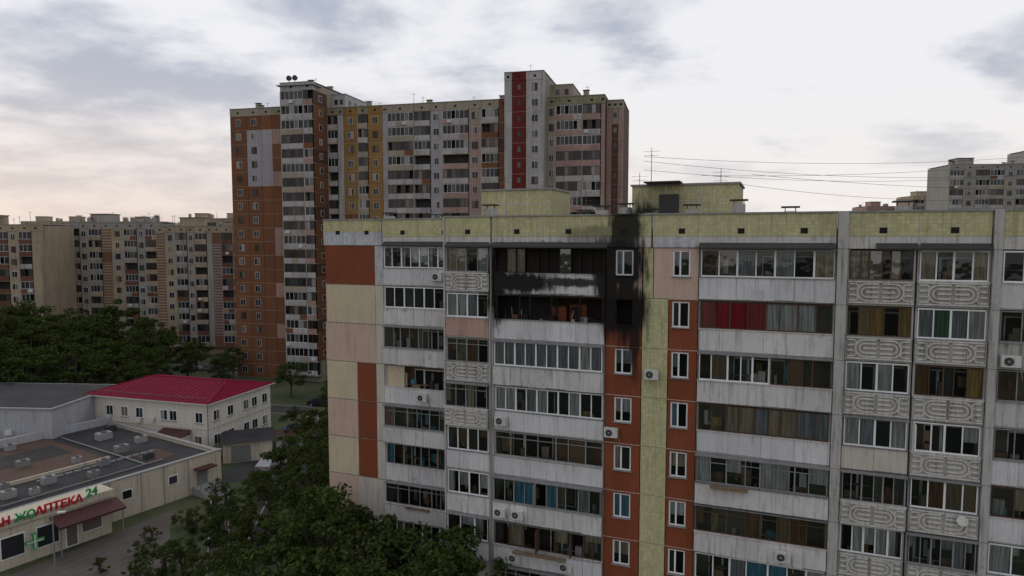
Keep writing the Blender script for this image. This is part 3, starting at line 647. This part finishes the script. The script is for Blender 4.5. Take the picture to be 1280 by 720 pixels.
text(ph, 'sign_letters_red', 'АПТЕКА', 4.5, -2.7, 4.12, 1.0, 'sign_red'); text(ph, 'sign_letters_green', '24', 8.8, -2.7, 4.4, 1.05, 'sign_green')
text(ph, 'sign_letters_market', 'ЖО', 2.9, -2.72, 4.1, .95, 'sign_green'); text(ph, 'sign_letters_market_red', 'КАН', .6, -2.72, 4.1, .95, 'sign_red')

G = MB()
G.box('plaster_bluegrey', 0, 22, 0, 14, 0, 7.4); G.box('coping_grey', -.15, 22.15, -.15, 14.15, 7.4, 7.6); G.box('roof_bitumen', .3, 21.7, .3, 13.7, 7.6, 7.66)
for i in range(3): G.box('frame_white', 1.5+i*6, 2.8+i*6, -.04, -.001, 5.2, 6.3); G.box('glass_far', 1.6+i*6, 2.7+i*6, -.06, -.041, 5.3, 6.2)
G.box('plaster_bluegrey', 7.3, 7.5, -.05, -.002, 0, 7.3); G.box('ac_white', 16, 16.8, -.4, -.05, 4.2, 4.8); G.box('roof_metal_dark', 4, 6, 5, 7, 7.66, 8.1)
G.build('grey_office_annex', (-79.5, 85.5, 0), math.radians(-4))

W = MB(); LX, LY, HZ = 19.5, 13.0, 7.6
W.box('plaster_white', 0, LX, 0, LY, 0, HZ)
W.box('plaster_cream', -.03, LX+.03, -.03, LY+.03, 0, .8)
W.box('plaster_cream', -.05, LX+.05, -.05, LY+.05, 4.0, 4.15)
o_ = .55; e = HZ; h = HZ+1.5
c4 = [(-o_, -o_, e), (LX+o_, -o_, e), (LX+o_, LY+o_, e), (-o_, LY+o_, e)]; r1 = (4.5, LY/2, h); r2 = (LX-2.0, LY/2, h)
W.poly('roof_crimson', [c4[0], c4[1], r2, r1]); W.poly('roof_crimson', [c4[1], c4[2], r2]); W.poly('roof_crimson', [c4[2], c4[3], r1, r2]); W.poly('roof_crimson', [c4[3], c4[0], r1])
W.box('sign_white', -o_, LX+o_, -o_, LY+o_, e-.16, e-.01)
W.tube('roof_crimson', r1, r2, .12, n=6)
for cpt, rpt in ((c4[0], r1), (c4[1], r2), (c4[2], r2), (c4[3], r1)): W.tube('roof_crimson', cpt, rpt, .09, n=6)
# standing seams of the metal roof
for i in range(1, 24):
    x = LX*i/24; t0 = min(1, x/4.5) if x < 4.5 else (min(1, (LX-x)/2.0) if x > LX-2 else 1)
    W.tube('roof_crimson', (x, -o_, e+.03), (x, -o_+(LY/2+o_)*t0, e+.03+1.5*t0), .035, n=4, cap=False)
for x in range(1, 19, 2): W.box('metal_rail', x, x+.05, .4, .45, HZ+.2, HZ+.5)
W.box('metal_rail', .5, LX-.5, .4, .44, HZ+.48, HZ+.52)
def ww(x, z, side=False):
    if side:
        W.box('frame_white', LX+.001, LX+.05, x-.6, x+.6, z-.7, z+.7); W.box('glass_far', LX+.051, LX+.06, x-.52, x-.03, z-.62, z+.62); W.box('glass_far', LX+.051, LX+.06, x+.03, x+.52, z-.62, z+.62); W.box('coping_grey', LX, LX+.14, x-.68, x+.68, z-.78, z-.71)
    else:
        W.box('frame_white', x-.6, x+.6, -.05, -.001, z-.7, z+.7); W.box('glass_far', x-.52, x-.03, -.06, -.051, z-.62, z+.62); W.box('glass_far', x+.03, x+.52, -.06, -.051, z-.62, z+.62); W.box('coping_grey', x-.68, x+.68, -.14, 0, z-.78, z-.71)
for x in (3.6, 6.1, 8.6, 12.6, 14.1, 18.2): ww(x, 5.6)
for x in (1.6, 4.1, 6.6, 11.6, 18.0): ww(x, 2.5)
for y in (1.6, 4.3, 7.5, 9.3, 11.6): ww(y, 5.7, True); ww(y, 2.5, True)
W.poly('canopy_maroon', [(12.5, -2.0, 3.3), (17.0, -2.0, 3.3), (17.0, -.06, 3.9), (12.5, -.06, 3.9)]); W.box('canopy_maroon', 13.8, 15.6, -.06, -.001, .1, 2.6)
W.box('plaster_white', 12.6, 12.9, -1.9, -.05, 0, 3.3); W.box('plaster_white', 16.6, 16.9, -1.9, -.05, 0, 3.3)
for x, z in ((3, 4.4), (8.2, 4.4), (10.4, 4.6)): W.box('ac_white', x, x+.8, -.38, -.06, z, z+.55)
W.tube('steel_grey', (LX+.1, -.1, 0), (LX+.1, -.1, HZ-.2), .06)
W.build('white_building_with_crimson_roof', (-58.0, 92.2, 0), math.radians(-16.5))
K = MB()
K.box('plaster_cream', 0, 6, 0, 4, 0, 2.6); K.poly('roof_bitumen', [(-.3, -.4, 2.62), (6.3, -.4, 2.62), (6.3, 4.4, 3.1), (-.3, 4.4, 3.1)]); K.box('steel_grey', 1, 3.4, -.04, -.001, .1, 2.2)
K.box('plaster_bluegrey', 6.5, 11, .5, 4, 0, 2.3); K.poly('roof_bitumen_brown', [(6.3, .2, 2.32), (11.2, .2, 2.32), (11.2, 4.2, 2.7), (6.3, 4.2, 2.7)]); K.box('steel_grey', 7.2, 9.4, .46, .499, .1, 2)
K.build('storage_sheds', (-37.0, 85.5, 0), math.radians(20))

# ------------------------------------------------------------------ ground, roads
def ground_mat():
    m, nt, o = new_mat('grass'); p = N(nt, 'ShaderNodeBsdfPrincipled'); p.inputs['Roughness'].default_value = .95
    tc = N(nt, 'ShaderNodeTexCoord'); a = noise(nt, tc.outputs['Object'], .12, 6, .65); b = noise(nt, tc.outputs['Object'], 2.5, 5, .7)
    c1 = mixc(nt, maprange(nt, a, .4, .65, 0, 1), (.034, .056, .017), (.07, .08, .032))
    c2 = mixc(nt, maprange(nt, b, .45, .7, 0, .7), c1, (.09, .076, .045))
    L(nt, c2, p.inputs['Base Color']); bp = N(nt, 'ShaderNodeBump'); bp.inputs['Strength'].default_value = .6; bp.inputs['Distance'].default_value = .15
    L(nt, b, bp.inputs['Height']); L(nt, bp.outputs[0], p.inputs['Normal']); L(nt, p.outputs[0], o.inputs[0]); return m
M['grass'] = ground_mat()
P('asphalt', (.06, .06, .063), var=.35, streak=0, sc=.5, spec=.1); P('paving', (.13, .115, .105), var=.45, streak=.15, sc=.5, spec=.1); P('kerb', (.28, .27, .26), streak=0); P('marking', (.7, .7, .68), streak=0, var=.3)
def sheet(name, mat, pts, z):
    me = bpy.data.meshes.new(name); me.from_pydata([(x, y, z) for x, y in pts], [], [tuple(range(len(pts)))]); me.materials.append(M[mat])
    o = bpy.data.objects.new(name, me); col.objects.link(o); return o
sheet('ground', 'grass', [(-2500, -800), (2500, -800), (2500, 4000), (-2500, 4000)], 0)
def road(name, a, b, w, mat='asphalt', mark=True, z=.004):
    a = Vector(a); b = Vector(b); d = (b-a).normalized(); n = Vector((-d.y, d.x))*w/2
    B = MB(); B.poly(mat, [(*(a-n), z), (*(b-n), z), (*(b+n), z), (*(a+n), z)][::1])
    for s_ in (-1, 1):
        p, q = a+n*s_, b+n*s_; o2 = n.normalized()*.15*s_
        pts = [p, q, q+o2, p+o2]
        v, f = B._g('kerb'); k = len(v)
        v += [(x.x, x.y, 0.0) for x in pts]+[(x.x, x.y, .13) for x in pts]
        f += [tuple(k+i for i in t) for t in ((4, 5, 6, 7), (0, 1, 5, 4), (1, 2, 6, 5), (2, 3, 7, 6), (3, 0, 4, 7))]
    if mark:
        l = (b-a).length; t = 0; m = n.normalized()*.07
        while t < l-3:
            p = a+d*t; q = a+d*(t+2); B.poly('marking', [(*(p-m), z+.004), (*(q-m), z+.004), (*(q+m), z+.004), (*(p+m), z+.004)]); t += 6
    return B.build(name)
road('road', (-200, 142), (-56, 150), 9); road('yard_lane', (-62, 118), (-34, 112), 5, mark=False); road('yard_lane', (-31, 112), (-22, 60), 5, mark=False)
sheet('paved_forecourt', 'paving', [(-44.5, 54), (-33, 44), (-29, 44), (-31, 60), (-34, 66), (-36, 71)], .008)
sheet('yard_asphalt', 'asphalt', [(-36, 79), (-28, 79), (-28, 98), (-33, 98)], .012)
road('footpath', (-32.5, 74), (-20, 44), 1.6, 'paving', False, .016)
J = MB()
for i in range(14):
    t = i/14; J.poly('asphalt', [(-44.4+11.5*t, 54-10*t, .012), (-44.32+11.5*t, 54.05-10*t, .012), (-36.4+5*t, 69.5-20*t, .012), (-36.48+5*t, 69.45-20*t, .012)])
J.build('paving_joints')

Z = MB()
Z.tube('steel_grey', (0, 0, 0), (0, 0, .9), .11, .10, n=10); Z.tube('steel_grey', (0, 0, .9), (0, 0, 5.8), .07, .05, n=10); Z.tube('steel_grey', (0, 0, 5.8), (.5, -.1, 6.1), .04, n=8)
Z.box('ac_white', .4, 1.0, -.22, 0.02, 6.06, 6.16); Z.box('sign_white', .45, .95, -.2, 0, 6.03, 6.059)
Z.build('street_lamp', (-38.2, 55.2, 0), .3)

for k, c in dict(car_white=(.7, .7, .7), car_silver=(.35, .36, .38), car_dark=(.03, .03, .035), car_blue=(.03, .12, .25), car_red=(.25, .02, .02)).items():
    M[k] = paint(k, c, rough=.3, var=.04, streak=.03, bump=0)
P('tyre', (.02, .02, .02), streak=0)
def car(name, loc, rot, body, van=False):
    B = MB(); W2 = .88
    if van: prof = [(-2.4, .35), (2.35, .35), (2.42, .9), (1.75, 1.15), (1.15, 1.95), (-2.3, 2.0), (-2.4, 1.2)]
    else: prof = [(-2.15, .3), (2.15, .3), (2.2, .7), (1.15, .95), (.45, 1.43), (-.95, 1.45), (-1.7, 1.02), (-2.2, .92)]
    wz = lambda z: W2 if z < 1.0 else W2-.16*(min(z, 1.5)-1.0)/.45
    n = len(prof); v, f = B._g(body); b = len(v)
    for sgn in (-1, 1): v += [(x, sgn*wz(z), z) for x, z in prof]
    for i in range(n): f.append((b+i, b+(i+1) % n, b+n+(i+1) % n, b+n+i))
    f.append(tuple(b+i for i in range(n))[::-1]); f.append(tuple(b+n+i for i in range(n)))
    zt = 1.85 if van else 1.38
    for sgn in (-1, 1):
        xs = (1.3, .5, -.1, -1.9) if van else (.95, .42, -.3, -1.35)
        yb = sgn*(W2+.004); yt = sgn*(wz(zt)+.004)
        B.poly('vent_void_dark', [(xs[0], yb, 1.02), (xs[1], yt, zt), (xs[2], yt, zt), (xs[2], yb, 1.02)]); B.poly('vent_void_dark', [(xs[2]-.08, yb, 1.02), (xs[2]-.08, yt, zt), (xs[3]+.4, yt, zt), (xs[3], yb, 1.02)])
        for x in (-1.4, 1.4): B.tube('tyre', (x, sgn*.70, .32), (x, sgn*.91, .32), .32, n=16); B.tube('car_silver', (x, sgn*.91, .32), (x, sgn*.92, .32), .17, n=10)
    a, c = (prof[3], prof[4])
    B.poly('vent_void_dark', [(a[0], -.75, a[1]+.04), (a[0], .75, a[1]+.04), (c[0]+.05, .66, c[1]), (c[0]+.05, -.66, c[1])])
    for s_ in (-.6, .6): B.box('sign_white', prof[2][0]-.03, prof[2][0]+.01, s_-.15, s_+.15, .62, .75); B.box('sign_red', -2.25 if not van else -2.42, -2.18 if not van else -2.37, s_-.15, s_+.15, .7, .85)
    return B.build(name, loc, rot)
car('parked_van', (-76, 143.5, 0), .1, 'car_white', True)
for x, y, r, c in ((-70, 147.5, .06, 'car_silver'), (-64, 151.5, 3.2, 'car_dark'), (-60, 148, .1, 'car_white'), (-84, 146, 3.2, 'car_red'), (-92, 145, .05, 'car_dark'), (-30.5, 84, 1.5, 'car_silver'), (-33, 116, 0, 'car_dark'), (-48, 117, .1, 'car_silver'), (-29.4, 104, 1.75, 'car_white'), (-54, 118.5, .2, 'car_dark')):
    car('parked_car', (x, y, 0), r, c)
car('parked_van', (-31.6, 96, 0), 1.4, 'car_blue', True)

def cable(a, b, sag, r=.014):
    B = MB(); a = Vector(a); b = Vector(b); n = 16; pts = []
    for i in range(n+1):
        t = i/n; p = a.lerp(b, t); p.z -= sag*4*t*(1-t); pts.append(p)
    for p, q in zip(pts, pts[1:]): B.tube('roof_metal_dark', p, q, r, n=4, cap=False)
    B.build('overhead_cable')
cable((9.0, 47, 34.4), (60, 62, 37.8), 1.2); cable((9.0, 47, 34.1), (60, 60, 35.8), 1.4); cable((15, 46, 32.5), (46, 52, 32.4), .9)
cable((9.0, 47, 33.5), (60, 61, 36.6), 1.6); cable((12.5, 45.5, 33.0), (50, 55, 36.0), .7); cable((16, 46, 33.1), (55, 60, 33.2), .5)

# ------------------------------------------------------------------ trees
def leaf_mat():
    m, nt, o = new_mat('foliage'); p = N(nt, 'ShaderNodeBsdfDiffuse')
    ge = N(nt, 'ShaderNodeNewGeometry'); oi = N(nt, 'ShaderNodeObjectInfo'); tc = N(nt, 'ShaderNodeTexCoord')
    n = noise(nt, tc.outputs['Object'], .9, 3)
    a = mixc(nt, maprange(nt, n, .38, .62, 0, 1), (.015, .032, .010), (.052, .082, .023))
    b = mixc(nt, math_(nt, 'MULTIPLY', math_(nt, 'POWER', ge.outputs['Random Per Island'], 2), .8), a, (.095, .125, .04))
    c = mixc(nt, math_(nt, 'MULTIPLY', oi.outputs['Random'], .6), b, (.055, .058, .018))
    L(nt, c, p.inputs[0]); t = N(nt, 'ShaderNodeBsdfTranslucent'); L(nt, c, t.inputs[0])
    mx = N(nt, 'ShaderNodeMixShader'); mx.inputs[0].default_value = .25; L(nt, p.outputs[0], mx.inputs[1]); L(nt, t.outputs[0], mx.inputs[2]); L(nt, mx.outputs[0], o.inputs[0]); return m
M['foliage'] = leaf_mat(); P('bark', (.07, .055, .04), streak=0)
def tree_mesh(seed, H=10., Rr=3.6, leaf=.27, nc=46, nl=130, low=.25):
    r = random.Random(seed); B = MB()
    B.tube('bark', (0, 0, 0), (0.1, .05, H*.35), .24, .17, n=8, cap=False); B.tube('bark', (.1, .05, H*.35), (0, .1, H*.8), .17, .05, n=7, cap=False)
    v, f = B._g('foliage')
    lobes = [(r.uniform(0, 6.28), r.uniform(-.5, 1), r.uniform(.2, .6)) for _ in range(6)]
    for i in range(nc):
        while True:
            x, y, z = r.uniform(-1, 1), r.uniform(-1, 1), r.uniform(-1, 1); d = math.sqrt(x*x+y*y+z*z)
            if .45 < d < 1: break
        th = math.atan2(y, x); k = .72+sum(a*max(0, math.cos(th-t)*.6+z*s_*.5) for t, s_, a in lobes)*.55
        zz = H*(low+1)/2+z*H*(1-low)/2*.93*r.uniform(.85, 1.08)
        tp = 1-.45*max(0, z)
        cx, cy = x*Rr*k*tp, y*Rr*k*tp
        if i % 3 == 0: B.tube('bark', (0.05, .05, H*r.uniform(.25, .55)), (cx*.9, cy*.9, zz-.2), .08, .02, n=5, cap=False)
        cr = r.uniform(.35, 1.0)*Rr*.27
        for j in range(int(nl*(cr/(Rr*.22))**1.5)+15):
            g = Vector([r.gauss(0, 1) for _ in range(3)]).normalized()*(r.random()**.4)*1.05
            px, py, pz = cx+g[0]*cr, cy+g[1]*cr, zz+g[2]*cr*.62
            a = (Vector((r.gauss(0, .7), r.gauss(0, .7), r.gauss(0, .7)+.5))+g*.8).normalized(); u = a.orthogonal().normalized(); w = a.cross(u)
            t = r.uniform(0, 6.28); u2 = u*math.cos(t)+w*math.sin(t); w2 = a.cross(u2); l = leaf*r.uniform(.6, 1.3)
            c = Vector((px, py, pz)); b = len(v)
            v.extend([tuple(c-u2*l*.5), tuple(c+w2*l*.32), tuple(c+u2*l*.55), tuple(c-w2*l*.32)]); f.append((b, b+1, b+2, b+3))
    res = {}
    for m, (vv, ff) in B.d.items():
        me = bpy.data.meshes.new('tree_'+m); me.from_pydata(vv, [], ff); me.materials.append(M[m]); res[m] = me
    return res
TV = [tree_mesh(1), tree_mesh(2, 10, 3.0), tree_mesh(3, 10, 4.2, nc=56), tree_mesh(4, 10, 2.6), tree_mesh(5, 10, 3.8, nc=55)]
SH = [tree_mesh(11, 3, 2.2, .2, 26, 70, .02), tree_mesh(12, 3, 1.8, .2, 22, 70, .02)]
def place(name, var, x, y, h, base=10., wide=1.0):
    e = bpy.data.objects.new(name, None); e.location = (x, y, 0); e.rotation_euler = (0, 0, R.uniform(0, 6.28)); sc = h/base; e.scale = (sc*wide, sc*wide, sc); col.objects.link(e)
    for m, me in var.items(): o = bpy.data.objects.new('crown' if m == 'foliage' else 'trunk', me); o.parent = e; col.objects.link(o)
near = [(-9.5, 42.5, 12.6), (-13, 38, 11.0), (-5.8, 40.2, 11.9), (-17.5, 50, 9.4), (-21, 49, 6.2), (-25, 75, 7.8), (-23.5, 82, 9.3), (-23.5, 65, 6.8), (-18.5, 60, 9.6), (-26.0, 60, 4.6),
        (-17.5, 41, 8.4), (-17, 55, 9.2), (-20, 68, 9.0), (-22, 56, 6.5), (-20, 75, 9.8), (-29.5, 92, 6.5), (-28, 110, 8.5), (-24.5, 98, 9.0), (-14.0, 50, 10.8),
        (-9, 37, 10.4), (-21.5, 89, 9.5), (-25, 52.5, 4.8), (-28, 56, 3.8), (-3.2, 39.5, 10.5), (-12.5, 44.5, 12.2)]
for i, (x, y, h) in enumerate(near): place('deciduous_tree', TV[i % 5], x, y, h, wide=1.05)
far = [(-94, 130, 16), (-92, 120, 16.5), (-85, 128, 14.5), (-86, 136, 16.2), (-81, 139, 17), (-74, 138, 14.5), (-69, 148, 7), (-76, 105, 12.5), (-71, 110, 12.5), (-67, 112, 11), (-80, 101, 13.5), (-62, 110, 9), (-84, 106, 14),
       (-76, 124, 13), (-90, 112, 15.5), (-99, 124, 18), (-98, 138, 16), (-104, 132, 17.5), (-78, 118, 13), (-84, 118, 14.5), (-57, 138, 7.5), (-70, 127, 11.5), (-90, 143, 14), (-110, 140, 16), (-58, 108, 7), (-79, 130, 14.5), (-55, 128, 7), (-40, 122, 7), (-50, 106, 7), (-68, 104, 9.5), (-97, 112, 16), (-64, 133, 8.5), (-66, 121, 10.5), (-71, 134, 13.5), (-61, 116, 8.5), (-74, 100, 10.5), (-88, 100, 13)]
for i, (x, y, h) in enumerate(far): place('deciduous_tree', TV[(i*3+1) % 5], x, y, h, wide=1.2)
for i, (x, y, h) in enumerate([(-33.5, 60, 1.6), (-31, 65, 2.2), (-29, 68, 2.8), (-31, 72, 2.2), (-27, 80, 2.5), (-30, 53, 2.6), (-27, 48, 3), (-24, 44, 3.2), (-30, 57, 2.8), (-26.5, 66, 3), (-36.5, 53.5, 1.3), (-32, 56, 1.8), (-22.5, 47, 3.5), (-28, 62, 2.6), (-33.4, 75, 1.8), (-31, 69, 2.4), (-28, 74, 2.8), (-30, 50, 2.4), (-24, 58, 3.2), (-21, 62, 3), (-34.5, 63.5, 1.4), (-35.5, 57, 1.5), (-32.5, 66.5, 2.0)]):
    place('shrub', SH[i % 2], x, y, h, base=3.)
for i in range(26):
    place('distant_trees', TV[i % 5], -260+i*20+R.uniform(-6, 6), 235+R.uniform(-15, 15), R.uniform(10, 16), wide=1.6)

# ------------------------------------------------------------------ world: Nishita sky + broken cloud deck
SUN_EL, SUN_AZ = 20, -60
w = bpy.data.worlds.new('World'); S.world = w; w.use_nodes = True; nt = w.node_tree; nt.nodes.clear()
out = N(nt, 'ShaderNodeOutputWorld'); sky = N(nt, 'ShaderNodeTexSky', sky_type='NISHITA'); sky.sun_disc = False
sky.sun_elevation = math.radians(SUN_EL); sky.sun_rotation = math.radians(SUN_AZ)
b1 = N(nt, 'ShaderNodeBackground'); b1.inputs[1].default_value = .08; L(nt, sky.outputs[0], b1.inputs[0])
tc = N(nt, 'ShaderNodeTexCoord'); sp = N(nt, 'ShaderNodeSeparateXYZ'); L(nt, tc.outputs['Generated'], sp.inputs[0])
zc = math_(nt, 'ADD', math_(nt, 'MAXIMUM', sp.outputs[2], 0.0), .22)
cb = N(nt, 'ShaderNodeCombineXYZ'); L(nt, math_(nt, 'DIVIDE', sp.outputs[0], zc), cb.inputs[0]); L(nt, math_(nt, 'DIVIDE', sp.outputs[1], zc), cb.inputs[1]); cb.inputs[2].default_value = 5.3
n1 = noise(nt, cb.outputs[0], 1.7, 9, .57, .15); n2 = noise(nt, cb.outputs[0], .5, 4, .5, .1)
dens = math_(nt, 'ADD', math_(nt, 'MULTIPLY', n1, .66), math_(nt, 'MULTIPLY', n2, .34))
side = maprange(nt, sp.outputs[0], -.65, .45, 0, 1)
dens = math_(nt, 'SUBTRACT', dens, math_(nt, 'MULTIPLY', side, .035))
c1 = mixc(nt, maprange(nt, dens, .43, .58, 0, 1), (.90, .90, .93), (.46, .50, .60))
hz = maprange(nt, sp.outputs[2], -.02, .26, 1, 0)
warm = mixc(nt, side, (.86, .70, .60), (.95, .88, .82))
c2 = mixc(nt, math_(nt, 'MULTIPLY', hz, .8), c1, warm)
fr = maprange(nt, sp.outputs[1], -.5, .55, .80, 1.0)
b2 = N(nt, 'ShaderNodeBackground'); L(nt, c2, b2.inputs[0]); L(nt, fr, b2.inputs[1])
mx = N(nt, 'ShaderNodeMixShader'); mx.inputs[0].default_value = .96; L(nt, b1.outputs[0], mx.inputs[1]); L(nt, b2.outputs[0], mx.inputs[2]); L(nt, mx.outputs[0], out.inputs[0])
sl = bpy.data.lights.new('sun', 'SUN'); sl.energy = .5; sl.angle = math.radians(30); sl.color = (1, .93, .85)
so = bpy.data.objects.new('sun', sl); col.objects.link(so)
d = Vector((math.sin(math.radians(SUN_AZ))*math.cos(math.radians(SUN_EL)), math.cos(math.radians(SUN_AZ))*math.cos(math.radians(SUN_EL)), math.sin(math.radians(SUN_EL))))
so.rotation_euler = d.to_track_quat('Z', 'Y').to_euler()

cam = bpy.data.cameras.new('camera'); cam.lens = 24; cam.sensor_width = 36; cam.clip_end = 6000; cam.clip_start = .1
co = bpy.data.objects.new('camera', cam); co.location = (0, 0, 28.9); co.rotation_euler = (math.radians(90-4.22), 0, 0); col.objects.link(co); S.camera = co
S.view_settings.view_transform = 'Standard'; S.view_settings.look = 'None'; S.view_settings.exposure = 0
